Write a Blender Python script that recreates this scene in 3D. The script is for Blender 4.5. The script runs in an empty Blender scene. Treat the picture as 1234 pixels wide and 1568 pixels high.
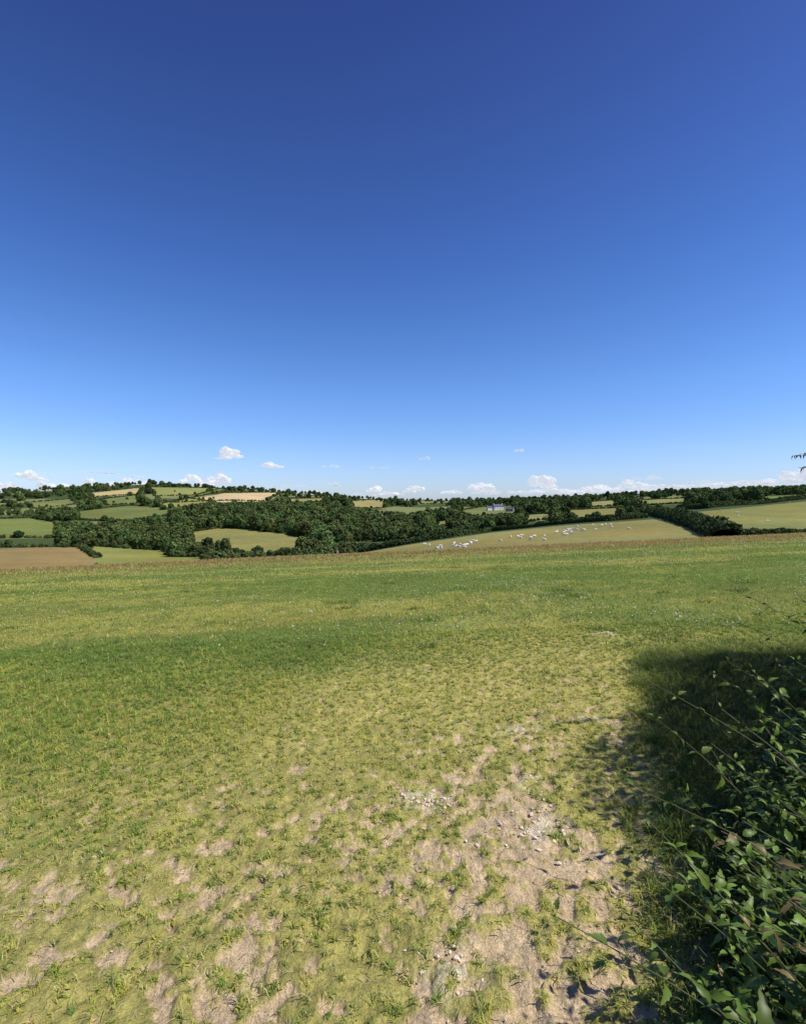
import bpy, math, numpy as np, bmesh
from mathutils import Vector
rng=np.random.default_rng(11)
scene=bpy.context.scene
scene.view_settings.view_transform='Standard'
scene.view_settings.look='None'
scene.view_settings.exposure=0
F=784.0; HY=770.0; CX=617.0; EYE=1.6
SUN_AZ=math.radians(105); SUN_EL=math.radians(52)

# ---------------------------------------------------------------- noise
PT=rng.random((256,256))
def vn(x,y):
    xi=np.floor(x).astype(np.int64); yi=np.floor(y).astype(np.int64)
    fx=x-xi; fy=y-yi
    fx=fx*fx*(3-2*fx); fy=fy*fy*(3-2*fy)
    a=PT[xi&255,yi&255]; b=PT[(xi+1)&255,yi&255]; c=PT[xi&255,(yi+1)&255]; d=PT[(xi+1)&255,(yi+1)&255]
    return (a*(1-fx)+b*fx)*(1-fy)+(c*(1-fx)+d*fx)*fy
def fbm(x,y,o=4):
    s=0;a=1;t=0
    for i in range(o):
        s=s+a*vn(x+17.3*i,y+41.7*i); t+=a; a*=.55
        x,y=(x*1.6-y*1.2),(x*1.2+y*1.6)
    return s/t
def sst(a,b,x):
    t=np.clip((x-a)/(b-a),0,1); return t*t*(3-2*t)

# ---------------------------------------------------------------- terrain
Xc=np.array([-.95,-.787,-.5,-.3,-.08,0,.17,.35,.5,.6,.787,.95])
Yr=np.array([90,130,180,260,400,600,900,1300,2000,3500,9000.])
T=np.array([
[135,116,96,72,45,20,-7,-17,-2,1,2],
[130,112,95,70,45,20,-7,-16,-2,1,2],
[122,112,98,78,50,18,-17,-31,-4,1,2],
[112,106,94,74,45,18,-11,-21,-1,1,2],
[88,82,78,70,50,26,5,-7,1,2,2],
[83,72,62,62,50,28,8,-4,1,2,2],
[75,60,44,46,38,22,7,-3,1,2,2],
[67,50,34,29,27,15,1,-8,0,1,2],
[61,43,26,20,12,4,-7,-14,-2,1,2],
[57,40,22,11,3,-4,-12,-17,-3,1,2],
[54,40,24,6,-6,-12,-17,-21,-4,1,2],
[52,40,24,6,-6,-12,-17,-21,-4,1,2]],float)
XD=np.linspace(-.95,.95,160); LD=np.linspace(math.log(90),math.log(9000),240)
D=np.zeros((160,240))
tmp=np.array([np.interp(LD,np.log(Yr),T[i]) for i in range(len(Xc))])
for j in range(240): D[:,j]=np.interp(XD,Xc,tmp[:,j])
def blur(A,k,ax):
    pad=[(0,0),(0,0)]; pad[ax]=(k,k)
    B=np.pad(A,pad,mode='edge'); ker=np.hanning(2*k+3)[1:-1]; ker/=ker.sum()
    return np.apply_along_axis(lambda v:np.convolve(v,ker,'valid'),ax,B)
D=blur(blur(D,9,0),5,1)
def tabP(X,y):
    u=np.clip((X+.95)/1.9*159,0,158.999); v=np.clip((np.log(np.maximum(y,1))-LD[0])/(LD[-1]-LD[0])*239,0,238.999)
    i=u.astype(int); j=v.astype(int); fu=u-i; fv=v-j
    return (D[i,j]*(1-fu)+D[i+1,j]*fu)*(1-fv)+(D[i,j+1]*(1-fu)+D[i+1,j+1]*fu)*fv
def H(x,y,micro=False):
    x=np.asarray(x,float); y=np.asarray(y,float)
    r=np.hypot(x,y); yy=np.maximum(y,.6*r); X=np.clip(x/np.maximum(yy,.01),-.95,.95)
    yp=np.maximum(y,0)
    zn=.045*np.clip(x,-80,80)-.038*y-.00053*yp*yp
    zn=zn+.10*(fbm(x*.13,y*.13,3)-.5)*sst(4,12,r)
    zf=EYE-tabP(X,yy)/F*yy+ (fbm(x*.011,y*.011,3)-.5)*3.2*sst(200,400,r)
    w=sst(62,92,yy)
    z=zn*(1-w)+zf*w
    if micro:
        near=1-sst(9,25,r)
        z=z+near*(.035*(fbm(x*2.2,y*2.2,3)-.5)+.034*(fbm(x*6.5,y*6.5,3)-.5)+.026*(fbm(x*21,y*21,3)-.5))
    return z
def ray(px,py,ymin=66.,ymax=1350.):
    X=(px-CX)/F
    ys=np.exp(np.linspace(math.log(ymin),math.log(ymax),900))
    z=H(X*ys,ys); P=(EYE-z)/ys*F
    k=np.where(P<=py-HY)[0]
    if len(k)==0: k=[np.argmin(P)]
    y=ys[k[0]]
    return X*y,y,float(H(X*y,y))
def px2g(px_,py_):
    X=(px_-CX)/F; d=(py_-HY)/F
    ys=np.geomspace(1,60,600); P=(EYE-H(X*ys,ys))/ys; k=np.argmax(P<=d); return X*ys[k],ys[k]
def proj(x,y,z):
    return CX+x/y*F, HY+(EYE-z)/y*F
def pip(px,py,poly):
    ins=np.zeros(px.shape,bool); n=len(poly)
    for i in range(n):
        x1,y1=poly[i]; x2,y2=poly[(i+1)%n]
        if y1==y2: continue
        c=((y1>py)!=(y2>py))&(px<(x2-x1)*(py-y1)/(y2-y1)+x1)
        ins^=c
    return ins
FIELDS=[
 ([(-90,842),(60,838),(125,838),(148,855),(130,900),(-90,910)],(.27,.21,.09),1),
 ([(140,836),(255,843),(262,853),(312,853),(300,900),(160,900)],(.22,.24,.07),1),
 ([(-90,797),(50,793),(85,800),(95,818),(80,824),(-90,828)],(.16,.20,.06),1),
 ([(118,783),(200,774),(262,778),(265,788),(180,799),(120,796)],(.15,.18,.06),1),
 ([(292,815),(340,808),(440,818),(482,826),(475,842),(400,852),(330,842),(290,832)],(.23,.23,.08),1),
 ([(262,770),(345,755),(432,754),(410,768)],(.52,.42,.24),0),
 ([(135,755),(225,746),(213,757),(140,762)],(.42,.37,.18),0),
 ([(228,746),(345,748),(300,759),(238,760)],(.24,.27,.09),0),
 ([(155,765),(212,758),(212,771),(165,774)],(.16,.2,.07),0),
 ([(245,772),(290,763),(330,769),(250,781)],(.26,.27,.10),0),
 ([(40,770),(110,764),(120,772),(50,779)],(.18,.21,.08),0),
 ([(-90,775),(-10,768),(25,772),(-90,786)],(.2,.22,.09),0),
 ([(536,767),(590,765),(587,778),(540,778)],(.30,.28,.12),0),
 ([(440,764),(500,763),(490,769),(445,770)],(.26,.26,.11),0),
 ([(700,783),(738,776),(785,775),(795,787),(722,790)],(.17,.2,.08),0),
 ([(860,781),(960,777),(985,784),(960,794),(870,798)],(.24,.24,.09),1),
 ([(900,769),(940,766),(945,774),(905,776)],(.28,.27,.12),0),
 ([(970,766),(1050,763),(1050,771),(990,774)],(.22,.24,.09),0),
 ([(800,789),(845,786),(850,795),(805,800)],(.24,.25,.1),0),
 ([(640,766),(690,765),(690,771),(645,772)],(.22,.23,.1),0),
 ([(660,800),(690,796),(700,803),(668,808)],(.19,.21,.08),0),
 ([(1160,761),(1330,752),(1330,757),(1160,767)],(.17,.22,.07),0),
 ([(1066,784),(1150,776),(1330,758),(1330,822),(1116,822)],(.21,.22,.075),0),
 ([(500,856),(620,835),(750,816),(870,804),(960,798),(1000,795),(1114,826),(1114,900),(430,900)],(.235,.225,.085),0),
]
def infield(px,py):
    m=np.zeros(px.shape,bool)
    for p,c,h in FIELDS: m|=pip(px,py,p)
    return m

# near-field zones (world metres)
YB=([-5,-4,-3,-1.5,-.5,2.2,3.6,6],[2.6,3.0,3.7,4.5,6.7,7.4,6.6,5.8])
def lush_shade(x,y):   # greener, taller grass by the hedge, mask also paints in the hedge's shadow
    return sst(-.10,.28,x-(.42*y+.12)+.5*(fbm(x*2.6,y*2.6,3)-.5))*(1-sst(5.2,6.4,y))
def dryness(x,y):
    b=np.interp(x,*YB)
    n=(fbm(x*.55+3,y*.55+9,4)-.5)*3.6
    return np.clip(1-sst(-2.2,1.8,(y+n-b)),0,1)*(1-lush_shade(x,y))
def barefield(x,y):
    n2=fbm(x*1.1,y*1.1+30,3)
    amt=.49-.085*y+.36*np.exp(-((x-.55)/.5)**2-((y-2.2)/1.2)**2)+.18*np.exp(-((x+1.5)/.35)**2-((y-2.15)/.35)**2)-.12*sst(-.4,-1.6,x)
    return np.clip(amt+(n2-.5)*.45,0,.86)
def bareness(x,y):
    n=.5+(fbm(x*15+5,y*15,4)-.5)*1.7+(fbm(x*4+5,y*4,3)-.5)*.6
    th=1-barefield(x,y)
    return sst(th-.17,th+.10,n)*dryness(x,y)
CH=[(*px2g(a,b),sx,sy) for a,b,sx,sy in [(650,1228,.12,.08),(815,1205,.09,.07),(830,1275,.11,.13),(800,1120,.12,.06),(905,1105,.09,.05),(700,1495,.09,.10),(925,972,.2,.10)]]
def chalk(x,y):
    s=0
    for gx_,gy_,sx,sy in CH: s=s+np.exp(-((x-gx_)/sx)**2-((y-gy_)/sy)**2)
    return np.clip(s*1.4,0,1)*sst(.36,.55,fbm(x*15,y*15,3))
G1=np.array([.16,.205,.05]); G2=np.array([.29,.275,.075]); YG=np.array([.47,.415,.13]); DI=np.array([.64,.485,.295]); BR=np.array([.33,.23,.11]); LU_SHADE=np.array([.075,.11,.03])
def lerp(a,b,t): return a*(1-t[:,None])+b*t[:,None]
def band(x,y): return sst(.36,.64,fbm(x*.13+4,y*.42+7,4))
def nearcol(x,y):
    d=dryness(x,y); b=bareness(x,y)
    c=lerp(G1[None,:]*np.ones((len(x),1)),G2[None,:],band(x,y))
    far=sst(20,42,y)
    c=lerp(c,BR[None,:],far*(.35+.5*sst(.2,.6,fbm(x*.1,y*.3,3))))
    c=lerp(c,YG[None,:]*(.7+.6*fbm(x*16,y*16,3))[:,None],d*(.7+.3*fbm(x*1.3,y*1.3+2,4)))
    c=lerp(c,LU_SHADE[None,:],lush_shade(x,y))  # green grass colour, darkened to paint in the hedge shadow
    c=lerp(c,DI[None,:]*(.74+.52*fbm(x*19,y*19,4))[:,None],b)
    c=lerp(c,np.array([.76,.65,.47])[None,:],.85*chalk(x,y))
    return c

# ---------------------------------------------------------------- mesh helpers
def make_mesh(name,V,Fc,col=None,mat=None,smooth=False,link=True):
    V=np.ascontiguousarray(V,dtype=np.float32); Fc=np.ascontiguousarray(Fc,dtype=np.int32)
    me=bpy.data.meshes.new(name); n=Fc.shape[1]
    me.vertices.add(len(V)); me.vertices.foreach_set('co',V.ravel())
    me.loops.add(Fc.size); me.loops.foreach_set('vertex_index',Fc.ravel())
    me.polygons.add(len(Fc)); me.polygons.foreach_set('loop_start',np.arange(0,Fc.size,n,dtype=np.int32))
    me.update(calc_edges=True)
    if col is not None:
        a=me.color_attributes.new('Col','FLOAT_COLOR','POINT')
        cc=np.ones((len(V),4),np.float32); cc[:,:3]=col; a.data.foreach_set('color',cc.ravel())
    me.polygons.foreach_set('use_smooth',np.full(len(Fc),smooth))
    if mat: me.materials.append(mat)
    ob=bpy.data.objects.new(name,me)
    if link: scene.collection.objects.link(ob)
    return ob
def inst(tv,tf,R,Tr,S,col):
    N=len(Tr); S=np.asarray(S)
    if S.ndim==1: S=S[:,None]*np.ones((1,3))
    V=np.einsum('nij,nkj->nki',R,tv[None]*S[:,None,:])+Tr[:,None,:]
    Fc=(tf[None]+(np.arange(N)*len(tv))[:,None,None]).reshape(-1,tf.shape[1])
    C=np.repeat(col,len(tv),axis=0)
    return V.reshape(-1,3),Fc,C
def frames(fwd,up):
    f=fwd/np.linalg.norm(fwd,axis=1,keepdims=True)
    s=np.cross(f,up); s/=np.maximum(np.linalg.norm(s,axis=1,keepdims=True),1e-6)
    u=np.cross(s,f)
    return np.stack([s,f,u],axis=2)
def rdir(n):
    v=rng.normal(size=(n,3)); return v/np.linalg.norm(v,axis=1,keepdims=True)
def tube(pts,rad,ns=6):
    pts=np.array(pts,float); V=[];Fc=[]
    for i,p in enumerate(pts):
        d=pts[min(i+1,len(pts)-1)]-pts[max(i-1,0)]; d/=np.linalg.norm(d)
        a=np.cross(d,[.3,1,.2]); a/=np.linalg.norm(a); b=np.cross(d,a)
        for k in range(ns):
            t=2*math.pi*k/ns; V.append(p+rad[i]*(math.cos(t)*a+math.sin(t)*b))
    for i in range(len(pts)-1):
        for k in range(ns):
            k2=(k+1)%ns; Fc.append([i*ns+k,i*ns+k2,(i+1)*ns+k2,(i+1)*ns+k])
    return np.array(V),np.array(Fc)
def cat(parts):
    V=[];Fc=[];C=[];o=0
    for v,f,c in parts:
        V.append(v);Fc.append(f+o);C.append(c);o+=len(v)
    return np.concatenate(V),np.concatenate(Fc),np.concatenate(C)

# ---------------------------------------------------------------- materials
def newmat(name):
    m=bpy.data.materials.new(name); m.use_nodes=True; nt=m.node_tree; nt.nodes.clear()
    return m,nt,nt.nodes.new,nt.links.new
def foliage_mat(name,trans=.3,rough=.55,spec=.25,randv=0.0):
    m,nt,N,L=newmat(name)
    at=N('ShaderNodeAttribute'); at.attribute_name='Col'
    src=at.outputs['Color']
    if randv:
        oi=N('ShaderNodeObjectInfo'); mr=N('ShaderNodeMapRange'); mr.inputs[3].default_value=1-randv; mr.inputs[4].default_value=1+randv
        L(oi.outputs['Random'],mr.inputs[0])
        hs=N('ShaderNodeHueSaturation'); L(src,hs.inputs['Color']); L(mr.outputs[0],hs.inputs['Value'])
        mh=N('ShaderNodeMapRange'); mh.inputs[3].default_value=.46; mh.inputs[4].default_value=.52
        ml=N('ShaderNodeMath'); ml.operation='MULTIPLY'; ml.inputs[1].default_value=7.31
        fr=N('ShaderNodeMath'); fr.operation='FRACT'; L(oi.outputs['Random'],ml.inputs[0]); L(ml.outputs[0],fr.inputs[0]); L(fr.outputs[0],mh.inputs[0])
        L(mh.outputs[0],hs.inputs['Hue']); src=hs.outputs['Color']
    p=N('ShaderNodeBsdfPrincipled'); p.inputs['Roughness'].default_value=rough; p.inputs['Specular IOR Level'].default_value=spec
    L(src,p.inputs['Base Color'])
    o=N('ShaderNodeOutputMaterial')
    if trans>0:
        t=N('ShaderNodeBsdfTranslucent'); L(src,t.inputs['Color'])
        mx=N('ShaderNodeMixShader'); mx.inputs[0].default_value=trans
        L(p.outputs[0],mx.inputs[1]); L(t.outputs[0],mx.inputs[2]); L(mx.outputs[0],o.inputs['Surface'])
    else: L(p.outputs[0],o.inputs['Surface'])
    return m
def plain_mat(name,col,rough=.8,nscale=6,var=.2,bump=.2):
    m,nt,N,L=newmat(name)
    tc=N('ShaderNodeTexCoord'); n=N('ShaderNodeTexNoise'); n.inputs['Scale'].default_value=nscale; n.inputs['Detail'].default_value=6
    L(tc.outputs['Object'],n.inputs['Vector'])
    r=N('ShaderNodeValToRGB'); r.color_ramp.elements[0].position=.3; r.color_ramp.elements[1].position=.7
    r.color_ramp.elements[0].color=(*[c*(1-var) for c in col],1); r.color_ramp.elements[1].color=(*[min(1,c*(1+var)) for c in col],1)
    L(n.outputs[0],r.inputs[0])
    p=N('ShaderNodeBsdfPrincipled'); p.inputs['Roughness'].default_value=rough; p.inputs['Specular IOR Level'].default_value=.2
    L(r.outputs[0],p.inputs['Base Color'])
    b=N('ShaderNodeBump'); b.inputs['Strength'].default_value=bump; L(n.outputs[0],b.inputs['Height']); L(b.outputs[0],p.inputs['Normal'])
    o=N('ShaderNodeOutputMaterial'); L(p.outputs[0],o.inputs['Surface'])
    return m
M_grass=foliage_mat('grass_blade',.42,.65,.12)
M_leaf=foliage_mat('leaf',.25,.45,.3)
M_tree=foliage_mat('tree_foliage',0,.8,.05,.38)
M_hedge=foliage_mat('hedge_foliage',0,.8,.05)

def ground_mat():
    m,nt,N,L=newmat('field_ground')
    at=N('ShaderNodeAttribute'); at.attribute_name='Col'
    tc=N('ShaderNodeTexCoord')
    def noise(s,d=6,r=.6):
        n=N('ShaderNodeTexNoise'); n.inputs['Scale'].default_value=s; n.inputs['Detail'].default_value=d; n.inputs['Roughness'].default_value=r
        L(tc.outputs['Object'],n.inputs['Vector']); return n.outputs[0]
    a=noise(75,4,.8); b=noise(13,5,.75); c=noise(.35,5,.6)
    def mr(s,lo,hi):
        q=N('ShaderNodeMapRange'); q.inputs[1].default_value=.32; q.inputs[2].default_value=.68; q.inputs[3].default_value=lo; q.inputs[4].default_value=hi; L(s,q.inputs[0]); return q.outputs[0]
    def mul(x,y):
        q=N('ShaderNodeMath'); q.operation='MULTIPLY'; L(x,q.inputs[0]); L(y,q.inputs[1]); return q.outputs[0]
    v=mul(mul(mr(a,.64,1.3),mr(b,.78,1.22)),mr(c,.86,1.14))
    vm=N('ShaderNodeVectorMath'); vm.operation='SCALE'; L(at.outputs['Color'],vm.inputs[0]); L(v,vm.inputs['Scale'])
    p=N('ShaderNodeBsdfPrincipled'); p.inputs['Roughness'].default_value=.95; p.inputs['Specular IOR Level'].default_value=.02
    L(vm.outputs[0],p.inputs['Base Color'])
    bp=N('ShaderNodeBump'); bp.inputs['Strength'].default_value=.9; bp.inputs['Distance'].default_value=.014; L(a,bp.inputs['Height'])
    bp2=N('ShaderNodeBump'); bp2.inputs['Strength'].default_value=.5; bp2.inputs['Distance'].default_value=.05; L(b,bp2.inputs['Height']); L(bp.outputs[0],bp2.inputs['Normal'])
    L(bp2.outputs[0],p.inputs['Normal'])
    o=N('ShaderNodeOutputMaterial'); L(p.outputs[0],o.inputs['Surface'])
    return m
# ---------------------------------------------------------------- ground sheet
th=np.radians(np.concatenate([np.linspace(-50,50,680,endpoint=False),np.linspace(50,310,70,endpoint=False)]))
rr=np.concatenate([np.geomspace(.25,1.3,8,endpoint=False),np.geomspace(1.3,10,380,endpoint=False),np.geomspace(10,70,150,endpoint=False),np.geomspace(70,1500,320,endpoint=False),np.geomspace(1500,9000,16)])
nt_,nr_=len(th),len(rr)
gx=(rr[:,None]*np.sin(th)[None]).ravel(); gy=(rr[:,None]*np.cos(th)[None]).ravel()
gz=H(gx,gy,True)
near_=np.hypot(gx,gy)<8
gz[near_]+=.007*chalk(gx[near_],gy[near_])-.012*bareness(gx[near_],gy[near_])
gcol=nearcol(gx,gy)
far=(np.hypot(gx,gy)>64)&(gy>20)
fx,fy,fz=gx[far],gy[far],gz[far]
px,py=proj(fx,fy,fz)
wd_=fbm(fx*.006+9,fy*.006,3)
fc=lerp(np.array([.065,.092,.034])[None]*np.ones((far.sum(),1)),np.array([.20,.215,.085])[None,:],1-sst(.33,.38,wd_))
for poly,c,h in FIELDS:
    jx=(fbm(fx*.02+50,fy*.02,2)-.5)*6
    k=pip(px+jx,py,poly)
    cc=np.array(c)[None]*(.74+.52*fbm(fx[k]*.03,fy[k]*.03,5))[:,None]
    cc=lerp(cc,cc*np.array([1.15,1.0,.85]),sst(.4,.6,fbm(fx[k]*.05+40,fy[k]*.12,3)))
    fc[k]=cc
t=sst(64,80,np.hypot(fx,fy))
gcol[far]=lerp(gcol[far],fc,t)
V=np.stack([gx,gy,gz],1)
i=np.arange(nr_-1)[:,None]; j=np.arange(nt_)[None]; j2=(j+1)%nt_
Fq=np.stack([i*nt_+j,i*nt_+j2,(i+1)*nt_+j2,(i+1)*nt_+j],-1).reshape(-1,4)
c0=len(V); V=np.vstack([V,[[0,0,0]]]); gcol=np.vstack([gcol,gcol[:1]])
kk=np.arange(0,nt_,2); cap=np.stack([np.full(len(kk),c0),(kk+2)%nt_,(kk+1)%nt_,kk],1)
Fq=np.vstack([Fq[:,::-1],cap])
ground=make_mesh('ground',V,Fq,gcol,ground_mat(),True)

# ---------------------------------------------------------------- grass
def blades(pos,h,w,ang,lean,col,tipmix=.2):
    N=len(pos); side=np.stack([np.cos(ang),np.sin(ang),np.zeros(N)],1)
    la=ang+math.pi/2+rng.normal(0,.5,N); ld=np.stack([np.cos(la),np.sin(la),np.zeros(N)],1)
    up=np.array([0,0,1.])
    mid=pos+up*(h*.58/(1+.3*lean))[:,None]+ld*(h*lean*.38)[:,None]
    tip=pos+up*(h*np.maximum(1-.5*lean,.12))[:,None]+ld*(h*lean)[:,None]
    W=w[:,None]*.5
    V=np.stack([pos-side*W,pos+side*W,mid+side*W*.8,mid-side*W*.8,tip],1).reshape(-1,3)
    t=np.array([[0,1,2],[0,2,3],[3,2,4]])
    Fc=(t[None]+(np.arange(N)*5)[:,None,None]).reshape(-1,3)
    C=np.repeat(col,5,axis=0).reshape(N,5,3).copy()
    C[:,4]=C[:,4]*(1-tipmix)+np.array([.58,.52,.22])*tipmix
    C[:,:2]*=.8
    return V,Fc,C.reshape(-1,3)
def bladecol(x,y,n,u=None):
    d=dryness(x,y); g=np.stack([rng.uniform(.18,.28,n),rng.uniform(.29,.40,n),rng.uniform(.045,.078,n)],1)
    yel=np.stack([rng.uniform(.50,.70,n),rng.uniform(.53,.67,n),rng.uniform(.09,.15,n)],1)
    straw=np.stack([rng.uniform(.66,.82,n),rng.uniform(.56,.68,n),rng.uniform(.26,.36,n)],1)
    if u is None: u=rng.random(n)
    else: u=np.clip(u+rng.normal(0,.12,n),0,1)
    k=fbm(x*.8,y*.8+12,3)
    py_=.12+.44*d+(k-.5)*.9+.34*band(x,y)*(1-d)-.15*lush_shade(x,y)
    c=lerp(g,yel,np.clip((py_-u)*3+.5,0,1))
    s=rng.random(n)<(.06+.12*d); c[s]=straw[s]
    return c*(1-.5*lush_shade(x,y))[:,None]  # blade colour dimmed across the hedge shadow zone, shade painted in
def scatter(n,y0,y1,pw=1.0,mx=1.0,extra=.6):
    u=rng.random(n); y=np.sqrt(y0*y0+u*(y1*y1-y0*y0)) if pw==1 else np.exp(math.log(y0)+u*math.log(y1/y0))
    x=rng.uniform(-1,1,n)*(y*mx+extra)
    return x,y
parts=[]
x,y=scatter(44000,1.15,7.5,1,.92,.4)
b=bareness(x,y); keep=rng.random(len(x))<np.clip(1-b*1.05,.05,1)*(1-.42*dryness(x,y)); x,y=x[keep],y[keep]
nbld=rng.integers(7,17,len(x)); rad=rng.uniform(.008,.032,len(x)); hs=rng.uniform(.5,1.5,len(x)); ut=rng.random(len(x))
idx=np.repeat(np.arange(len(x)),nbld); n=len(idx); a=rng.random(n)*6.283; r=rad[idx]*np.sqrt(rng.random(n))
bx=x[idx]+r*np.cos(a); by=y[idx]+r*np.sin(a)
d=dryness(bx,by); edge=lush_shade(bx,by)
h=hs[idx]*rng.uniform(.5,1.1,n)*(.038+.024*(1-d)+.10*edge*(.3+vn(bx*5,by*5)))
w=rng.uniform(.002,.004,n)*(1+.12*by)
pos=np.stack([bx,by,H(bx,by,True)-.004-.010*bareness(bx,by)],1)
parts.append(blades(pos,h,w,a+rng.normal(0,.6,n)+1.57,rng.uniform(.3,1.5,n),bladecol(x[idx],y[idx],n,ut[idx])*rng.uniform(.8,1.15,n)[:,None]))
# dead thatch lying on the soil
x,y=scatter(30000,1.15,8,1,.92,.4); n=len(x); kp=rng.random(n)<.2+.8*dryness(x,y)*(1-.5*bareness(x,y)); x,y=x[kp],y[kp]; n=len(x)
g=rng.uniform(.7,1.15,n); parts.append(blades(np.stack([x,y,H(x,y,True)-.002],1),rng.uniform(.010,.03,n),rng.uniform(.0015,.003,n)*(1+.12*y),rng.random(n)*6.28,rng.uniform(1.7,2.4,n),np.stack([.70*g,.59*g,.31*g],1)))
x,y=scatter(150000,7,17,1,.95,1)
h=rng.uniform(.03,.07,len(x))*(1+.6*sst(.55,.75,fbm(x*.9,y*.9,3))); n=len(x)
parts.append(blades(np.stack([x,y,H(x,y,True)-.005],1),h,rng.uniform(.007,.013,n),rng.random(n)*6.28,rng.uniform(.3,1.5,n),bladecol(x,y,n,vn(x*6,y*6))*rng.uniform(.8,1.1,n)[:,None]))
x,y=scatter(130000,16,68,2,.95,3); n=len(x)
fr=sst(22,42,y)
h=rng.uniform(.05,.1,n)*(1+2.8*fr*rng.random(n)); c=bladecol(x,y,n,vn(x*1.5,y*2.5))
br=np.stack([rng.uniform(.34,.52,n),rng.uniform(.24,.34,n),rng.uniform(.09,.15,n)],1)
c=lerp(c,br,(rng.random(n)<.10+.8*fr*sst(.15,.5,fbm(x*.09,y*.25,3))).astype(float))
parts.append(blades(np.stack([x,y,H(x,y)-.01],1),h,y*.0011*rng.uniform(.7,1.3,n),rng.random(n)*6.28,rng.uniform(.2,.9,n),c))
V,Fc,C=cat(parts)
make_mesh('grass',V,Fc,C,M_grass)

parts=[]
spots=[(855,912,1),(915,965,.5),(1020,975,1.2),(1035,985,.9),(515,925,.7),(425,1020,.6),(860,905,.9),(770,868,.6),(195,1010,.6),(1065,1030,.8),(1110,990,1),(700,870,.6),(340,1020,.5),(1130,905,.7)]
spots+=[(rng.uniform(0,1234),rng.uniform(880,1040),rng.uniform(.25,.6)) for _ in range(24)]
for (a_,b_,s) in spots:
    gx_,gy_=px2g(a_,b_); n=int(110*s+40); x=gx_+rng.normal(0,.14*s*(1+gy_*.06),n); y=gy_+rng.normal(0,.12*s,n)
    g=np.stack([rng.uniform(.10,.22,n),rng.uniform(.16,.28,n),rng.uniform(.04,.07,n)],1)
    parts.append(blades(np.stack([x,y,H(x,y,True)-.01],1),rng.uniform(.05,.14,n)*(.7+.3*s),rng.uniform(.004,.007,n)*(1+.08*gy_),rng.random(n)*6.28,rng.uniform(.3,1.3,n),g))
V,Fc,C=cat(parts); make_mesh('tall_grass_tufts',V,Fc,C,M_grass)

k=7; ang=np.arange(k)*2*math.pi/k
dv=np.vstack([[0,0,.25],np.stack([np.cos(ang),np.sin(ang),np.zeros(k)],1)]); df=np.array([[0,1+i_,1+(i_+1)%k] for i_ in range(k)])
x,y=scatter(46000,3.2,34,2,.95,1)
den=sst(.48,.64,fbm(x*.35+80,y*.35,4))*(1-dryness(x,y))*(1-lush_shade(x,y))*(.3+.7*sst(-2,3,x))*(.35+.65*sst(.45,.6,fbm(x*1.5,y*1.5,2)))
kp=rng.random(len(x))<den*.36; x,y=x[kp],y[kp]; n=len(x)
nrm=rdir(n)*.45+np.array([0,-.25,1]); R=frames(rdir(n),nrm)
c=np.ones((n,3))*rng.uniform(.5,.78,n)[:,None]*np.array([1,.98,.88])
V,Fc,C=inst(dv,df,R,np.stack([x,y,H(x,y,True)+rng.uniform(.03,.07,n)],1),rng.uniform(.006,.011,n)*(1+.05*y),c)
make_mesh('clover_flowers',V,Fc,C,M_grass)
x,y=scatter(130,1.5,6); n=len(x)
V,Fc,C=inst(dv,df,frames(rdir(n),rdir(n)*.4+np.array([0,0,1])),np.stack([x,y,H(x,y,True)+.05],1),rng.uniform(.003,.006,n),np.ones((n,3))*np.array([.75,.6,.06]))
make_mesh('buttercup_flowers',V,Fc,C,M_grass)

# ---------------------------------------------------------------- pale crumbs of stone and dry soil
def ico(sub):
    bm=bmesh.new(); bmesh.ops.create_icosphere(bm,subdivisions=sub,radius=1)
    v=np.array([q.co[:] for q in bm.verts]); f=np.array([[q.index for q in p.verts] for p in bm.faces]); bm.free(); return v,f
iv,if_=ico(2)
M_stone=plain_mat('chalky_stone',(.70,.60,.45),.95,60,.2,.5)
sp=[]
def stones(cx,cy,sx,sy,n,smin,smax):
    for _ in range(n):
        x=cx+rng.normal(0,sx); y=cy+rng.normal(0,sy); s=smin*(smax/smin)**(rng.random()**2.2)
        q=iv*(1+.5*(vn(iv[:,0]*1.7+rng.random()*90+iv[:,2],iv[:,1]*1.7+rng.random()*90)-.5))[:,None]*np.array([1,rng.uniform(.5,1),rng.uniform(.3,.55)])
        for _k in range(7):
            d=rdir(1)[0]; m=q@d; q=q-np.outer(np.maximum(m-.5,0),d)
        a=rng.random()*6.28; ca,sa=math.cos(a),math.sin(a); q=q@np.array([[ca,sa,0],[-sa,ca,0],[0,0,1]])
        q=q*s+np.array([x,y,float(H(x,y,True))-.004+s*.05]); sp.append((q,if_,np.ones((len(q),3))*.6))
for (a_,b_,sx,sy,n) in [(650,1228,.055,.035,140),(625,1222,.03,.02,40),(675,1236,.04,.025,50),(815,1205,.06,.05,50),(835,1270,.07,.1,60),(700,1490,.07,.08,40),(810,1122,.07,.04,20),(905,1105,.06,.03,12),(800,1280,.1,.1,40),(925,972,.1,.05,10)]:
    g=px2g(a_,b_); stones(g[0],g[1],sx,sy,n,.003,.020)
for _ in range(600):
    x=rng.uniform(-2.6,1.4); y=rng.uniform(1.3,4.5); stones(x,y,.02,.02,1,.002,.008)
V,Fc,C=cat(sp); make_mesh('pale_stones',V,Fc,None,M_stone)

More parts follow.
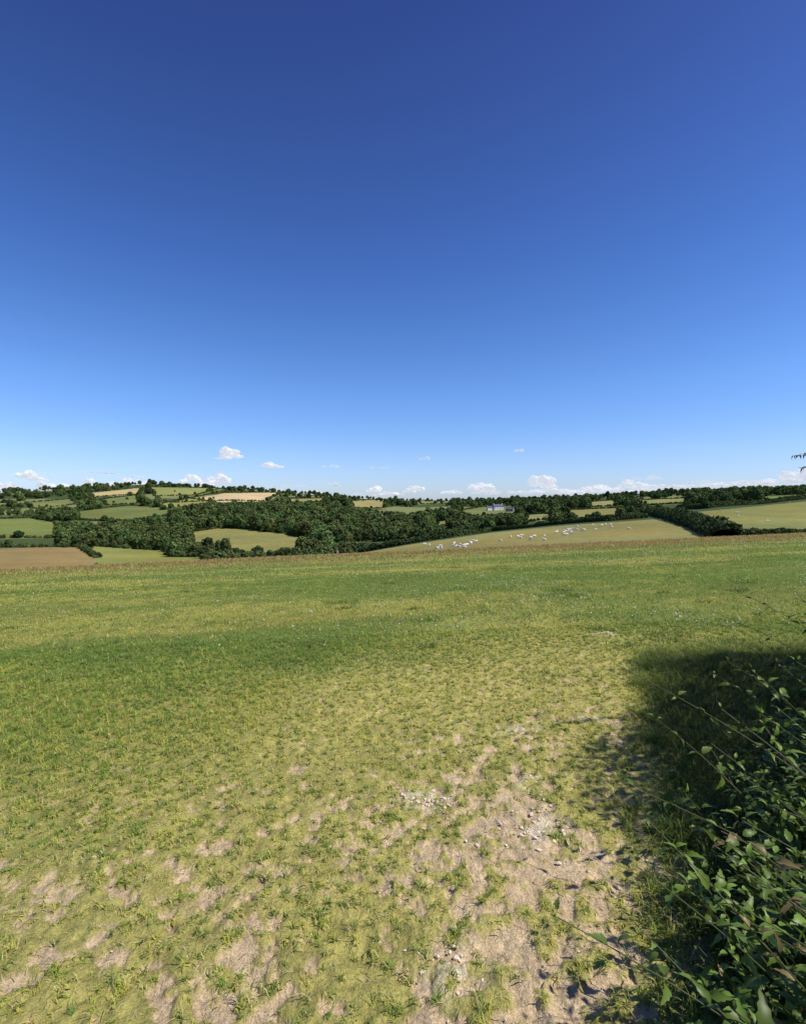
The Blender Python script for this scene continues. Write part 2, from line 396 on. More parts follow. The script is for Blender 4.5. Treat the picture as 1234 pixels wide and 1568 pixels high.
# ---------------------------------------------------------------- nettles at the right
st=9; ty=np.linspace(0,1,st); hw=np.array([0.02,.14,.21,.215,.19,.15,.11,.06,0.0]); ser=np.array([0,.025,-.025,.025,-.025,.025,-.025,.015,0])
mz=-.34*ty**2+.05*np.sin(ty*3.14)
lv=np.concatenate([np.stack([-(hw+ser),ty-.03*(ser<0),mz+.35*hw],1),np.stack([0*ty,ty,mz],1),np.stack([(hw+ser),ty-.03*(ser<0),mz+.35*hw],1)])
lf=[]
for i_ in range(st-1):
    lf.append([i_,st+i_,st+i_+1,i_+1]); lf.append([st+i_,2*st+i_,2*st+i_+1,st+i_+1])
lf=np.array(lf)
cpts=np.array([[.72,.95],[.93,1.4],[1.31,1.95],[1.66,2.5],[2.42,3.2],[3.1,4.0],[3.8,4.75]])
def cline(t):
    s=np.linspace(0,1,len(cpts)); return np.stack([np.interp(t,s,cpts[:,0]),np.interp(t,s,cpts[:,1])],-1)
LT=[];LD_=[];LU=[];LS=[];LC=[];stems=[]
nst=840
for q in range(nst):
    t=rng.random()**1.4; off=rng.random()**1.05*1.2
    b0=cline(t)+np.array([.86,-.5])*off+rng.normal(0,.07,2)
    x,y=b0; X=x/max(y,.1)
    if y<.45: continue
    hh=(.24+.60*min(off/.5,1))*rng.uniform(.55,1.3)
    if X<.88: hh=min(hh,max(.10,1.58-.40*y-.55*max(0,.80-X))*rng.uniform(.55,1.05))
    else: hh=min(hh*1.1,.9)
    z0=float(H(x,y)); tilt=np.array([rng.normal(-.28,.30),rng.normal(-.05,.28)])
    ns=max(4,int(hh/.052)); pts=[]
    for i_ in range(ns+1):
        f=i_/ns; pts.append([x+tilt[0]*hh*f*f,y+tilt[1]*hh*f*f,z0+hh*f*(1-.06*f)])
    pts=np.array(pts)
    v,f_=tube(pts,np.linspace(.0035,.0014,ns+1),4); stems.append((v,f_,np.ones((len(v),3))*np.array([.11,.12,.045])))
    a0=rng.random()*6.28; L0=rng.uniform(.05,.09); young=rng.uniform(0,.12); dead=rng.random()<.06; tone=rng.uniform(.6,1.2)
    for i_ in range(1,ns+1):
        f=i_/ns; a0+=math.pi/2+rng.normal(0,.25)
        if f<.4 and rng.random()<.65: continue
        ll=L0*(1.15-.75*f**3)
        for s_ in (0,math.pi):
            a=a0+s_+rng.normal(0,.25); el=rng.normal(-.05+.6*f**4,.38)
            d=np.array([math.cos(a)*math.cos(el),math.sin(a)*math.cos(el),math.sin(el)])
            LT.append(pts[i_]+d*.012); LD_.append(d); LU.append(np.array([.1,0,1])+rng.normal(0,.4,3)); LS.append(ll*rng.uniform(.65,1.2))
            g=tone*rng.uniform(.75,1.25)*(.75+.5*f); LC.append([.16*g,.12*g,.045*g] if dead else [.10*g+young*.4*f,.17*g+young*.45*f,.030*g])
LT,LD_,LU,LS,LC=map(np.array,(LT,LD_,LU,LS,LC))
v,f_,c_=inst(lv,lf,frames(LD_,LU),LT,LS,LC)
V,Fc,C=cat([(v,f_,c_)]+stems)
make_mesh('nettle_patch',V,Fc,C,M_leaf,True)

# hawthorn hedge bank (right of the frame, throws the big shadow)
def hx(y): return .85*y+.58
HY_=[-2.5,1.2,1.9,2.4,4.6,5.0]; HH_=[.9,.6,1.0,2.5,2.7,2.0]
hp=[];N=66000
y=rng.uniform(-2.5,5.0,N); u=rng.random(N)
hh=np.interp(y,HY_,HH_)*(.78+.44*fbm(y*1.9,y*0+3,3))
wd=.5*(1-.5*u**2)
x=hx(np.maximum(y,1.0))+rng.uniform(-1,1,N)*wd+.30
z=H(x,y)+u*hh
d=rdir(N); up=rdir(N)*.6+np.array([-.2,0,1])
small_v=lv[[0,2,4,6,8,9+0,9+2,9+4,9+6,9+8,18+0,18+2,18+4,18+6,18+8]]*np.array([1.25,1,1]); sf=[]
for i_ in range(4): sf.append([i_,5+i_,6+i_,i_+1]); sf.append([5+i_,10+i_,11+i_,6+i_])
sf=np.array(sf)
g=rng.uniform(.7,1.25,N)
hp.append(inst(small_v,sf,frames(d,up),np.stack([x,y,z],1),rng.uniform(.035,.065,N),np.stack([.045*g,.082*g,.022*g],1)))
for q in range(60):
    yb=rng.uniform(-2.4,4.8); xb=hx(max(yb,1))+.38+rng.normal(0,.12); h0=float(np.interp(yb,HY_,HH_))*.8
    p=[np.array([xb,yb,float(H(xb,yb))-.05])]; dr=np.array([rng.normal(.05,.08),rng.normal(0,.15),1])
    for s_ in range(7): dr=dr+rng.normal(0,.06,3); dr[0]=max(dr[0],-.05); dr[2]=max(dr[2],.8); p.append(p[-1]+dr*h0/8)
    v,f_=tube(p,np.linspace(.018,.003,8),5); hp.append((v,f_,np.ones((len(v),3))*np.array([.12,.09,.06])))
for (p0,p1,nn) in [((3.5,3.6,1.86),(2.65,3.5,1.92),70),((3.5,3.7,1.7),(2.70,3.5,1.84),50)]:
    p0=np.array(p0);p1=np.array(p1); tt=np.linspace(0,1,8)[:,None]; pts=p0*(1-tt)+p1*tt+np.array([0,0,.05])*np.sin(tt*3.14)
    v,f_=tube(pts,np.linspace(.006,.0018,8),5); hp.append((v,f_,np.ones((len(v),3))*np.array([.08,.07,.04])))
    tq=rng.random(nn); P=p0*(1-tq[:,None])+p1*tq[:,None]+np.array([0,0,.05])*np.sin(tq*3.14)[:,None]
    g=rng.uniform(.6,1.1,nn); hp.append(inst(small_v,sf,frames(rdir(nn),rdir(nn)*.5+np.array([0,0,1])),P,rng.uniform(.022,.042,nn),np.stack([.05*g,.085*g,.03*g],1)))
V,Fc,C=cat(hp); make_mesh('hawthorn_hedge',V,Fc,C,M_leaf,True)

# ---------------------------------------------------------------- distant hedges
qv=np.array([[-.5,-.5,0],[.5,-.5,.1],[.5,.5,0],[-.5,.5,-.1]],float); qf=np.array([[0,1,2,3]])
def hedge(name,pp,hgt,wid,leaf,dens,base=(.06,.088,.03)):
    W=np.array([ray(a,b,b0) for a,b,b0 in pp]); seg=np.linalg.norm(np.diff(W[:,:2],axis=0),axis=1); s=np.concatenate([[0],np.cumsum(seg)]); Lg=s[-1]
    n=int(Lg*(wid+2*hgt)*dens/leaf**2); t=rng.random(n)*Lg
    def at(t): return np.interp(t,s,W[:,0]),np.interp(t,s,W[:,1])
    cx,cy=at(t); ax,ay=at(np.minimum(t+.5,Lg)); bx_,by_=at(np.maximum(t-.5,0)); dx=ax-bx_; dy=ay-by_; l=np.hypot(dx,dy)+1e-6; nx,ny=-dy/l,dx/l
    ph=rng.random(n)*math.pi; hh=hgt*(.45+1.1*fbm(t*.25,t*0+hgt,4)); rj=rng.uniform(.75,1.1,n)
    u=np.cos(ph)*wid*.5*rj; z=np.abs(np.sin(ph))**.5*hh*rj
    x=cx+nx*u; y=cy+ny*u
    out=np.stack([nx*np.cos(ph),ny*np.cos(ph),np.sin(ph)+.15],1)+rdir(n)*.75
    g=rng.uniform(.6,1.35,n)*(.7+.6*fbm(t*.5,t*0+9,2)); col=np.stack([base[0]*g,base[1]*g,base[2]*g],1)
    v,f_,c=inst(qv,qf,frames(rdir(n),out),np.stack([x,y,H(x,y)+z],1),leaf*rng.uniform(.7,1.4,n),col)
    m=max(8,int(Lg/1.5)); ts=np.linspace(0,Lg,m); cx,cy=at(ts); ax,ay=at(np.minimum(ts+.5,Lg)); bx_,by_=at(np.maximum(ts-.5,0)); dx=ax-bx_;dy=ay-by_;l=np.hypot(dx,dy)+1e-6;nx,ny=-dy/l,dx/l
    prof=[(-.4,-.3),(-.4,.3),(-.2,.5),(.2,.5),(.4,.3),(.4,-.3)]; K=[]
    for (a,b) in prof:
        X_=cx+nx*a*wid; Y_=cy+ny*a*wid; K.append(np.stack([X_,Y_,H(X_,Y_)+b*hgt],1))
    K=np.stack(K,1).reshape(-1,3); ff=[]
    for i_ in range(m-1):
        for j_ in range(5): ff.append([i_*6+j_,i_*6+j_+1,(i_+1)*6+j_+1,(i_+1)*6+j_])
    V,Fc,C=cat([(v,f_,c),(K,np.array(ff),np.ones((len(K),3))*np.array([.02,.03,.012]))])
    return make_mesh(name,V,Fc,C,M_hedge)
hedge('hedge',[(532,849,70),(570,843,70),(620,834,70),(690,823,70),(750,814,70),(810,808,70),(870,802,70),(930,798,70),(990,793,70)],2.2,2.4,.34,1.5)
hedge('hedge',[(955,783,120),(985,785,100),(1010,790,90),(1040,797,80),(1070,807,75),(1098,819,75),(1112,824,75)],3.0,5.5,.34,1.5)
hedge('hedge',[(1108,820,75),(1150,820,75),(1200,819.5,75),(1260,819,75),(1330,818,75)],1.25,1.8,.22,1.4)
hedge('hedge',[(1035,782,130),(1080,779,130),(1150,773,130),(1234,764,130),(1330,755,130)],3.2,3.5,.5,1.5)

# ---------------------------------------------------------------- trees (source variants, instanced)
src=bpy.data.collections.new('tree_variants')
def tree(name,h,cr,nl,leafn,trunk=.25,base=(.072,.11,.032),low=.18):
    parts=[]
    tp=[[0,0,-.5],[.1,0,h*.2],[.0,.15,h*.45],[.1,0,h*.75]]
    v,f_=tube(tp,[trunk*1.2,trunk,.7*trunk,.25*trunk],7); bark=np.array([.10,.08,.055]); parts.append((v,f_,np.ones((len(v),3))*bark))
    lobes=[]
    for q in range(nl):
        a=q*2.4+rng.normal(0,.3); f=(q+.5)/nl; z=h*(low+.12+(.72-low)*f); rad=cr*(.62*math.sin(math.pi*min(1,.25+.72*f))+.08)*rng.uniform(.7,1.1)
        c=np.array([math.cos(a)*rad,math.sin(a)*rad,z]); r=cr*rng.uniform(.34,.52); lobes.append((c,r))
        s0=np.array([0,0,h*(.15+.35*f)]); v,f_=tube([s0,(s0+c)/2+[0,0,.3],c],[trunk*.4,trunk*.25,trunk*.1],5); parts.append((v,f_,np.ones((len(v),3))*bark))
    lobes.append((np.array([0,0,h*.78]),cr*.42)); lobes.append((np.array([0,0,h*.52]),cr*.6))
    P=[];O=[];Cc=[]
    per=leafn//len(lobes)
    for c,r in lobes:
        d=rdir(per); rj=r*rng.uniform(.72,1.1,per)*(1+.35*(vn(d[:,0]*3+c[0]*5+20,d[:,1]*3+d[:,2]*2+c[1]*5+20)-.5)); p=c+d*rj[:,None]*np.array([1,1,.85])
        P.append(p);O.append(d+rdir(per)*.45); tone=rng.uniform(.8,1.22); Cc.append(np.outer(tone*rng.uniform(.65,1.35,per),base))
    P=np.concatenate(P);O=np.concatenate(O);Cc=np.concatenate(Cc); n=len(P)
    parts.append(inst(qv,qf,frames(rdir(n),O),P,cr*.165*rng.uniform(.6,1.35,n),Cc))
    V,Fc,C=cat(parts); ob=make_mesh(name,V,Fc,C,M_tree,link=False); src.objects.link(ob); return ob
for q in range(3): tree('oak_tree',10,5.6,11,1500)
for q in range(2): tree('ash_tree',12.5,4.6,11,1300,.22,(.10,.14,.043),.2)
tree('oak_tree',8,5,10,1400,.25,(.050,.082,.028),.1)
tree('hawthorn_bush',3.6,2.6,8,800,.1,(.07,.105,.035),.0)
tree('hawthorn_bush',3.2,2.9,8,800,.1,(.09,.12,.042),.0)
def scatter_obj(name,pos,scale,rot,idx):
    me=bpy.data.meshes.new(name); n=len(pos); me.vertices.add(n); me.vertices.foreach_set('co',np.asarray(pos,np.float32).ravel())
    a=me.attributes.new('sc','FLOAT','POINT'); a.data.foreach_set('value',np.asarray(scale,np.float32))
    a=me.attributes.new('rz','FLOAT','POINT'); a.data.foreach_set('value',np.asarray(rot,np.float32))
    a=me.attributes.new('vi','INT','POINT'); a.data.foreach_set('value',np.asarray(idx,np.int32))
    ob=bpy.data.objects.new(name,me); scene.collection.objects.link(ob)
    g=bpy.data.node_groups.new(name,'GeometryNodeTree'); g.interface.new_socket('Geometry',in_out='INPUT',socket_type='NodeSocketGeometry'); g.interface.new_socket('Geometry',in_out='OUTPUT',socket_type='NodeSocketGeometry')
    N=g.nodes.new; L=g.links.new
    gi=N('NodeGroupInput'); go=N('NodeGroupOutput'); ip=N('GeometryNodeInstanceOnPoints'); ci=N('GeometryNodeCollectionInfo')
    ci.inputs['Collection'].default_value=src; ci.inputs['Separate Children'].default_value=True; ci.inputs['Reset Children'].default_value=True
    ip.inputs['Pick Instance'].default_value=True
    def na(nm,ty):
        q=N('GeometryNodeInputNamedAttribute'); q.data_type=ty; q.inputs['Name'].default_value=nm; return [o for o in q.outputs if o.enabled and o.name=='Attribute'][0]
    cb=N('ShaderNodeCombineXYZ'); L(na('rz','FLOAT'),cb.inputs[2]); L(cb.outputs[0],ip.inputs['Rotation'])
    cs=N('ShaderNodeCombineXYZ'); s=na('sc','FLOAT')
    for k_ in range(3): L(s,cs.inputs[k_])
    L(cs.outputs[0],ip.inputs['Scale']); L(na('vi','INT'),ip.inputs['Instance Index'])
    L(gi.outputs[0],ip.inputs['Points']); L(ci.outputs[0],ip.inputs['Instance']); L(ip.outputs[0],go.inputs[0])
    md=ob.modifiers.new('scatter','NODES'); md.node_group=g
    return ob
names=[o.name for o in src.objects]; order=sorted(range(len(names)),key=lambda i_:names[i_].lower()); sn=[names[i_] for i_ in order]
TI=[i_ for i_,s in enumerate(sn) if not s.startswith('haw')]; BI=[i_ for i_,s in enumerate(sn) if s.startswith('haw')]
n=15000; y=np.exp(rng.uniform(math.log(215),math.log(1330),n)); x=rng.uniform(-1.0,1.0,n)*y; z=H(x,y)
px,py=proj(x,y,z); sc=rng.uniform(.45,1.25,n)*(.75+.5*fbm(x*.02,y*.02,2))*(.68+.32*sst(300,520,y)); hp_=9.5*sc/y*F
ok=~infield(px,py)
for f in (.3,.6,.95): ok&=~infield(px,py-hp_*f)
ok&=~((px>500)&(y<320)); ok&=~((px>1010)&(y<420))
dens=fbm(x*.006+9,y*.006,3)
thick=np.where((px>265)&(px<870)&(y<850),1.0,.6)*np.where((px<460)&(y>700),.6,1.0)
ok&=(rng.random(n)<thick*(.04+.96*sst(.33,.38,dens)))
keepn=np.where(ok)[0]
pos=list(np.stack([x,y,z-.2],1)[keepn]); scs=list(sc[keepn]); idx=list(rng.choice(TI,len(keepn)))
scatter_obj('woodland_trees',pos,scs,rng.random(len(pos))*6.28,idx)
pos=[];scs=[];idx=[]
for poly,c,hflag in FIELDS[:21]:
    for a in range(len(poly)):
        p,q=poly[a],poly[(a+1)%len(poly)]
        if p[1]>875 or q[1]>875 or min(p[0],q[0])<-95: continue
        A=ray(*p); B=ray(*q); L_=math.hypot(A[0]-B[0],A[1]-B[1]); m=int(L_/2.6)
        for s_ in range(m):
            t=(s_+rng.random())/m; X_=A[0]*(1-t)+B[0]*t+rng.normal(0,.6); Y_=A[1]*(1-t)+B[1]*t+rng.normal(0,.6)
            big=rng.random()<.04
            pos.append([X_,Y_,float(H(X_,Y_))-.1]); scs.append(rng.uniform(.4,.75)); idx.append(rng.choice(TI) if big else rng.choice(BI))
for _ in range(520):
    a_=rng.uniform(-40,560); b_=rng.uniform(842,885)
    if a_>250: b_=rng.uniform(838,862)
    if infield(np.array([a_]),np.array([b_]))[0] or infield(np.array([a_]),np.array([b_-9]))[0]: continue
    X_,Y_,Z_=ray(a_,b_,85); pos.append([X_,Y_,Z_-.2]); scs.append(rng.uniform(.6,1.2)); idx.append(rng.choice(BI))
for _ in range(440):
    X_=rng.uniform(-.95,1.0); Y_=rng.uniform(1150,1330) if rng.random()<.85 else rng.uniform(700,1300); X_=X_*Y_
    pos.append([X_,Y_,float(H(X_,Y_))-.1]); scs.append(rng.uniform(.3,.9)); idx.append(rng.choice(TI))
scatter_obj('hedgerow_trees',pos,scs,rng.random(len(pos))*6.28,idx)
for (a_,b_,s,vi) in [(345,846,.62,3),(480,850,.6,3),(497,850,.5,4),(278,846,.5,0)]:
    X_,Y_,Z_=ray(a_,b_,85); o=bpy.data.objects.new(src.objects[vi].name.split('.')[0],src.objects[vi].data); scene.collection.objects.link(o); o.location=(X_,Y_,Z_-.2); o.rotation_euler[2]=rng.random()*6; o.scale=(s,s,s)

# ---------------------------------------------------------------- farm buildings
M_white=plain_mat('whitewash_render',(.78,.77,.73),.9,1.5,.08,.1); M_slate=plain_mat('slate_roof',(.11,.115,.13),.7,3,.25,.4); M_glass=plain_mat('dark_window',(.03,.035,.04),.2,2,.1,0); M_wood=plain_mat('painted_door',(.06,.09,.07),.6,4,.2,.1); M_st=plain_mat('rubble_stone',(.30,.27,.22),.95,2,.3,.5)
def box(name,c,s,mat,par,ry=0):
    bm=bmesh.new(); bmesh.ops.create_cube(bm,size=1)
    for v_ in bm.verts:
        a,b,d_=v_.co.x*s[0],v_.co.y*s[1],v_.co.z*s[2]; a,d_=a*math.cos(ry)-d_*math.sin(ry),a*math.sin(ry)+d_*math.cos(ry)
        v_.co=Vector((a+c[0],b+c[1],d_+c[2]))
    me=bpy.data.meshes.new(name); bm.to_mesh(me); bm.free(); me.materials.append(mat); o=bpy.data.objects.new(name,me); scene.collection.objects.link(o); o.parent=par; return o
def prism(name,c,L_,W_,h0,rh,mat,par,ov=.4,th_=.25):
    y0=W_/2+ov; x0=L_/2+ov; pr=[(-y0,h0-ov*rh/(W_/2)),(0,h0+rh),(y0,h0-ov*rh/(W_/2)),(y0,h0-ov*rh/(W_/2)+th_),(0,h0+rh+th_),(-y0,h0-ov*rh/(W_/2)+th_)]
    V=[(c[0]+s*x0,c[1]+a,c[2]+b) for s in(-1,1) for a,b in pr]; Fs=[[0,1,2,3,4,5][::-1],[6,7,8,9,10,11]]+[[k_,(k_+1)%6,(k_+1)%6+6,k_+6] for k_ in range(6)]
    me=bpy.data.meshes.new(name); me.from_pydata(V,[],Fs); me.materials.append(mat); o=bpy.data.objects.new(name,me); scene.collection.objects.link(o); o.parent=par
def gable(name,c,L_,W_,h0,rh,mat,par):
    V=[(c[0]+s*L_/2,c[1]+a,c[2]+b) for s in(-1,1) for a,b in [(-W_/2,-1),(W_/2,-1),(W_/2,h0),(0,h0+rh),(-W_/2,h0)]]; Fs=[[4,3,2,1,0],[5,6,7,8,9]]+[[k_,(k_+1)%5,(k_+1)%5+5,k_+5] for k_ in range(5)]
    me=bpy.data.meshes.new(name); me.from_pydata(V,[],Fs); me.materials.append(mat); o=bpy.data.objects.new(name,me); scene.collection.objects.link(o); o.parent=par
def house(name,loc,rotz,L_,W_,h0,rh,wall,nwin,wing=True):
    e=bpy.data.objects.new(name,None); scene.collection.objects.link(e); e.location=loc; e.rotation_euler[2]=rotz
    gable('walls',(0,0,0),L_,W_,h0,rh,wall,e); prism('roof',(0,0,0.05),L_,W_,h0,rh,M_slate,e)
    for s in (-1,1): box('chimney',(s*(L_/2-.8),0,h0+rh+.5),(.9,.9,1.8),wall,e)
    for k_ in range(nwin):
        xx=-L_/2+L_*(k_+.5)/nwin
        box('upper_window',(xx,-W_/2-.02,h0-1.2),(1.1,.1,1.1),M_glass,e)
        if k_==nwin//2: box('door',(xx,-W_/2-.02,1.05),(1.1,.12,2.1),M_wood,e)
        else: box('lower_window',(xx,-W_/2-.02,1.4),(1.2,.1,1.3),M_glass,e)
    if wing:
        gable('wing_walls',(-L_/2-5.05,1,0),10,W_*.8,h0*.62,rh*.7,wall,e); prism('wing_roof',(-L_/2-5.45,1,0.05),9.6,W_*.8,h0*.62,rh*.7,M_slate,e,.35)
    return e
X_,Y_,Z_=ray(762,781,300); house('white_farmhouse',(X_,Y_,Z_+.5),.3,15,7,5.2,3,M_white,4)
X_,Y_,Z_=ray(775,783,300); house('stone_barn',(X_+4,Y_-6,Z_),-.5,11,6,3.4,2.4,M_st,2,False)
X_,Y_,Z_=ray(695,768,600); house('white_cottage',(X_,Y_,Z_+1.5),.3,13,7,5,3,M_white,3,False)
# white five-bar field gate at the end of the long hedge
X_,Y_,Z_=ray(521,849,85)
e=bpy.data.objects.new('field_gate',None); scene.collection.objects.link(e); e.location=(X_,Y_-1,float(H(X_,Y_-1))+.25); e.rotation_euler[2]=.5
GW=3.4
for s in (-1,1): box('gate_post',(s*(GW/2+.14),0,.65),(.18,.18,1.6),M_white,e)
for k_ in range(5): box('bar_%d'%(k_+1),(0,0,.22+k_*.24),(GW-.16,.05,.13),M_white,e)
for s in (-1,1): box('stile',(s*(GW/2-.04),0,.70),(.09,.07,1.15),M_white,e)
box('brace',(0,.062,.70),(GW-.1,.04,.09),M_white,e,.28)

# ---------------------------------------------------------------- sheep
M_sheep,ntx,Nx,Lx=newmat('sheep_fleece')
at=Nx('ShaderNodeAttribute'); at.attribute_name='Col'; nn=Nx('ShaderNodeTexNoise'); nn.inputs['Scale'].default_value=14; bb=Nx('ShaderNodeBump'); bb.inputs['Strength'].default_value=.6; pp=Nx('ShaderNodeBsdfPrincipled'); pp.inputs['Roughness'].default_value=.95; oo=Nx('ShaderNodeOutputMaterial')
Lx(at.outputs['Color'],pp.inputs['Base Color']); Lx(nn.outputs[0],bb.inputs['Height']); Lx(bb.outputs[0],pp.inputs['Normal']); Lx(pp.outputs[0],oo.inputs[0])
def sheep_mesh(kind):
    Vs=[(0,-.42,.66),(0,-.15,.66),(0,.18,.65),(0,.42,.68)]; Rr=[.20,.25,.25,.19]; E=[(0,1),(1,2),(2,3)]
    def add(p,r,par): Vs.append(p);Rr.append(r);E.append((par,len(Vs)-1));return len(Vs)-1
    if kind=='graze': k_=add((0,.60,.52),.10,3); k_=add((0,.74,.28),.075,k_); k_=add((0,.82,.08),.045,k_); hd=(0,.74,.30)
    else: k_=add((0,.58,.86),.10,3); k_=add((0,.64,1.0),.085,k_); k_=add((0,.86,.93),.045,k_); hd=(0,.64,1.02)
    for s in (-1,1):
        hnd=add((s*.12,-.42,.50),.10,0); q=add((s*.13,-.36,.38),.06,hnd); q=add((s*.13,-.48,.26),.035,q); q=add((s*.13,-.46,.03),.03,q)
        fr_=add((s*.11,.36,.46),.08,3); q=add((s*.11,.37,.26),.04,fr_); q=add((s*.11,.37,.03),.03,q)
        add((s*.15,hd[1]-.02,hd[2]+.0),.025,5)
    add((0,-.62,.58),.035,0)
    me=bpy.data.meshes.new('s'); me.from_pydata(Vs,E,[]); o=bpy.data.objects.new('s',me); scene.collection.objects.link(o)
    o.modifiers.new('sk','SKIN')
    for i_,r in enumerate(Rr): me.skin_vertices[0].data[i_].radius=(r,r*1.05)
    me.skin_vertices[0].data[0].use_root=True
    sb=o.modifiers.new('sb','SUBSURF'); sb.levels=1
    dg=bpy.context.evaluated_depsgraph_get(); m2=bpy.data.meshes.new_from_object(o.evaluated_get(dg)); bpy.data.objects.remove(o)
    co=np.zeros(len(m2.vertices)*3,np.float32); m2.vertices.foreach_get('co',co); co=co.reshape(-1,3)
    cc=np.ones((len(co),4),np.float32); cc[:,:3]=(.74,.70,.60); lg=(co[:,2]<.36)|(co[:,1]>.66); cc[lg,:3]=(.58,.53,.44)
    a=m2.color_attributes.new('Col','FLOAT_COLOR','POINT'); a.data.foreach_set('color',cc.ravel()); m2.materials.append(M_sheep)
    for p in m2.polygons: p.use_smooth=True
    return m2
SM=[sheep_mesh('graze'),sheep_mesh('graze'),sheep_mesh('stand')]
spos=[]
for (a0,b0,a1,b1,n,j) in [(640,843,720,834,9,3),(690,839,790,827,11,4),(770,831,870,817,12,4),(850,816,895,809,14,4),(880,812,940,804,8,3),(930,814,1010,805,4,4)]:
    for _ in range(n):
        t=rng.random(); spos.append((a0+(a1-a0)*t,b0+(b1-b0)*t+rng.normal(0,j)))
spos+=[(1130,792),(1128,786),(1208,770),(1175,800),(1102,783)]
for a_,b_ in spos:
    if not pip(np.array([a_]),np.array([b_-3.]),FIELDS[-1][0])[0] and a_<1050: continue
    X_,Y_,Z_=ray(a_,b_,72)
    o=bpy.data.objects.new('sheep',SM[rng.integers(3)]); scene.collection.objects.link(o); o.location=(X_,Y_,Z_-.02); o.rotation_euler[2]=rng.random()*6.28; s=rng.uniform(.75,1.0); o.scale=(s,s,s)

# ---------------------------------------------------------------- clouds
def cloud_mat(name,alpha,em,df_):
    m,nt,N,L=newmat(name)
    lw=N('ShaderNodeLayerWeight'); lw.inputs['Blend'].default_value=.5
    r=N('ShaderNodeMapRange'); r.inputs[1].default_value=.15; r.inputs[2].default_value=.92; r.inputs[3].default_value=alpha; r.inputs[4].default_value=0; r.interpolation_type='SMOOTHSTEP'
    L(lw.outputs['Facing'],r.inputs[0])
    d=N('ShaderNodeBsdfDiffuse'); d.inputs['Color'].default_value=(df_,df_,df_,1); t=N('ShaderNodeBsdfTransparent'); mx=N('ShaderNodeMixShader')
    # added glow standing in for light scattered inside the droplets
    e=N('ShaderNodeEmission'); e.inputs['Color'].default_value=(.84,.89,1.0,1); e.inputs['Strength'].default_value=em; ad=N('ShaderNodeAddShader')
    L(d.outputs[0],ad.inputs[0]); L(e.outputs[0],ad.inputs[1])
    L(r.outputs[0],mx.inputs[0]); L(t.outputs[0],mx.inputs[1]); L(ad.outputs[0],mx.inputs[2]); o=N('ShaderNodeOutputMaterial'); L(mx.outputs[0],o.inputs[0]); return m
MC=[cloud_mat('cloud_vapour',.75,.62,.35),cloud_mat('thin_cloud_vapour',.16,.82,.1)]
cv,cf=ico(3)
CL=[(353,701,44,19,0),(345,703,30,8,0),(418,716,34,11,0),(507,716,26,9,1),(40,731,34,15,0),(60,736,30,8,0),(72,748,30,14,0),(10,750,38,14,0),(140,740,24,11,0),(110,750,46,11,0),(170,745,34,11,0),(200,741,34,13,0),(225,744,32,10,0),(296,739,34,16,0),(336,740,38,18,0),(318,746,62,10,0),(380,749,38,9,0),(420,754,42,8,0),
(480,756,32,8,0),(575,754,30,13,0),(600,758,42,9,0),(635,754,36,14,0),(560,759,60,6,1),(690,756,36,8,0),(735,751,48,17,0),(740,757,54,9,0),(790,755,32,9,0),(828,747,48,24,0),(835,756,74,12,0),(875,757,46,10,0),(915,754,50,18,0),(975,747,54,21,0),(955,753,70,12,0),(1020,750,48,12,0),(1060,748,40,10,0),(1100,745,44,10,0),(1215,738,56,23,0),(1185,744,64,13,0),(1240,736,44,20,0),(1140,743,44,10,0),(650,704,22,7,1),(580,718,38,7,1),(120,726,130,6,1),(60,728,90,6,1),(795,692,18,7,1),(440,745,60,6,1),(985,735,60,11,1),(510,744,30,7,1),(200,732,60,6,1),(870,762,80,6,1),(1080,740,60,8,1)]
for (a_,b_,w_,h_,ty_) in CL:
    Dd=8000.; s=Dd/F; X_=(a_-CX)*s; Z_=EYE+(HY-b_)*s; parts=[]
    for q in range(11 if ty_==0 else 7):
        u=rng.uniform(-1,1); top=(1-u*u)**.6; r=rng.uniform(.15,.30)*(.55+.5*top)
        c=np.array([u*.5*w_*.85,rng.uniform(-.25,.25)*w_,rng.uniform(.0,.6)*top*h_]); ro=np.array([r*w_*.75,r*w_*.8,r*h_*1.25])
        nz=1+.6*(vn(cv[:,0]*3+q*9+50,cv[:,1]*3+cv[:,2]*4+50)-.5)+.3*(vn(cv[:,0]*8+q*9+50,cv[:,1]*8+cv[:,2]*9+50)-.5)
        v=cv*nz[:,None]*ro+c; v[:,2]=np.where(v[:,2]<0,v[:,2]*.15,v[:,2]); parts.append((v*s,cf,np.ones((len(v),3))))
    V,Fc,C=cat(parts); o=make_mesh('cloud',V,Fc,None,MC[ty_],True); o.location=(X_,Dd,Z_)

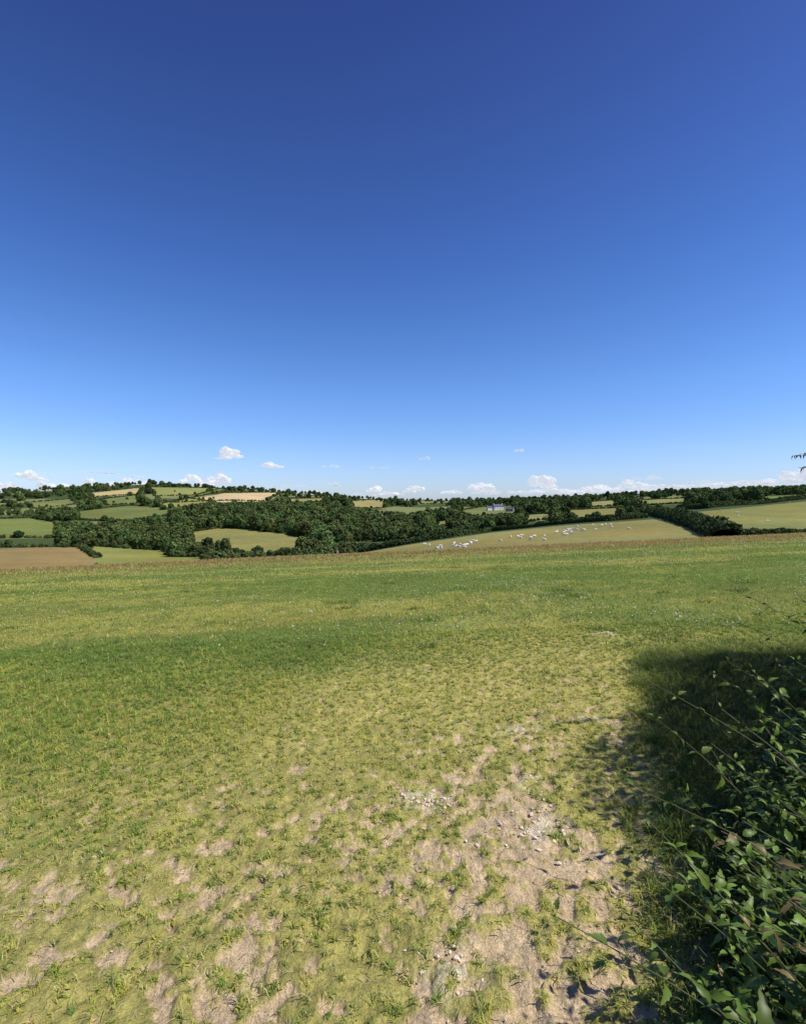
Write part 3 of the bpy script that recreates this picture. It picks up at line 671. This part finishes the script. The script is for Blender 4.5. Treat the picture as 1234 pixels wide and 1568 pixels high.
# ---------------------------------------------------------------- sky, sun, camera
w=bpy.data.worlds.new('World'); scene.world=w; w.use_nodes=True; nt=w.node_tree; nt.nodes.clear()
sky=nt.nodes.new('ShaderNodeTexSky'); sky.sky_type='NISHITA'; sky.sun_disc=False; sky.sun_elevation=SUN_EL; sky.sun_rotation=SUN_AZ; sky.altitude=100; sky.air_density=1.0; sky.dust_density=.3; sky.ozone_density=3.0
bg=nt.nodes.new('ShaderNodeBackground'); bg.inputs['Strength'].default_value=.1; out=nt.nodes.new('ShaderNodeOutputWorld')
hs=nt.nodes.new('ShaderNodeHueSaturation'); hs.inputs['Saturation'].default_value=1.15; nt.links.new(sky.outputs[0],hs.inputs['Color'])
tc=nt.nodes.new('ShaderNodeTexCoord'); sx=nt.nodes.new('ShaderNodeSeparateXYZ'); nt.links.new(tc.outputs['Generated'],sx.inputs[0])
cr=nt.nodes.new('ShaderNodeValToRGB'); nt.links.new(sx.outputs[2],cr.inputs[0])
stops=[(0,(.84,1.03,1.6)),(.03,(.97,1.10,1.62)),(.089,(1.05,1.17,1.62)),(.21,(.98,1.18,1.62)),(.427,(.75,.9,1.38)),(.588,(.66,.69,1.13)),(.69,(.58,.57,1.0)),(1,(.5,.5,.95))]
el=cr.color_ramp.elements; el[0].position=0; el[1].position=1
for p_,c_ in stops[1:-1]: el.new(p_)
for e_,(p_,c_) in zip(cr.color_ramp.elements,stops): e_.color=(c_[0]/2,c_[1]/2,c_[2]/2,1)
vm=nt.nodes.new('ShaderNodeVectorMath'); vm.operation='MULTIPLY'; nt.links.new(hs.outputs[0],vm.inputs[0]); nt.links.new(cr.outputs[0],vm.inputs[1])
v2=nt.nodes.new('ShaderNodeVectorMath'); v2.operation='SCALE'; v2.inputs['Scale'].default_value=2.0; nt.links.new(vm.outputs[0],v2.inputs[0])
nt.links.new(v2.outputs[0],bg.inputs['Color']); nt.links.new(bg.outputs[0],out.inputs['Surface'])
s=Vector((math.sin(SUN_AZ)*math.cos(SUN_EL),math.cos(SUN_AZ)*math.cos(SUN_EL),math.sin(SUN_EL)))
ld=bpy.data.lights.new('sun','SUN'); ld.energy=5.0; ld.angle=math.radians(.53); ld.color=(1,.96,.87); lo=bpy.data.objects.new('sun',ld); scene.collection.objects.link(lo); lo.rotation_euler=s.to_track_quat('Z','Y').to_euler(); lo.location=(20,-5,30)
cam=bpy.data.cameras.new('camera'); cam.sensor_fit='VERTICAL'; cam.sensor_height=36; cam.lens=18; cam.clip_end=40000; cam.clip_start=.05
co=bpy.data.objects.new('camera',cam); scene.collection.objects.link(co); co.location=(0,0,EYE); co.rotation_euler=(math.radians(90-1.02),0,0); scene.camera=co
print('trees',len(keepn),sn)
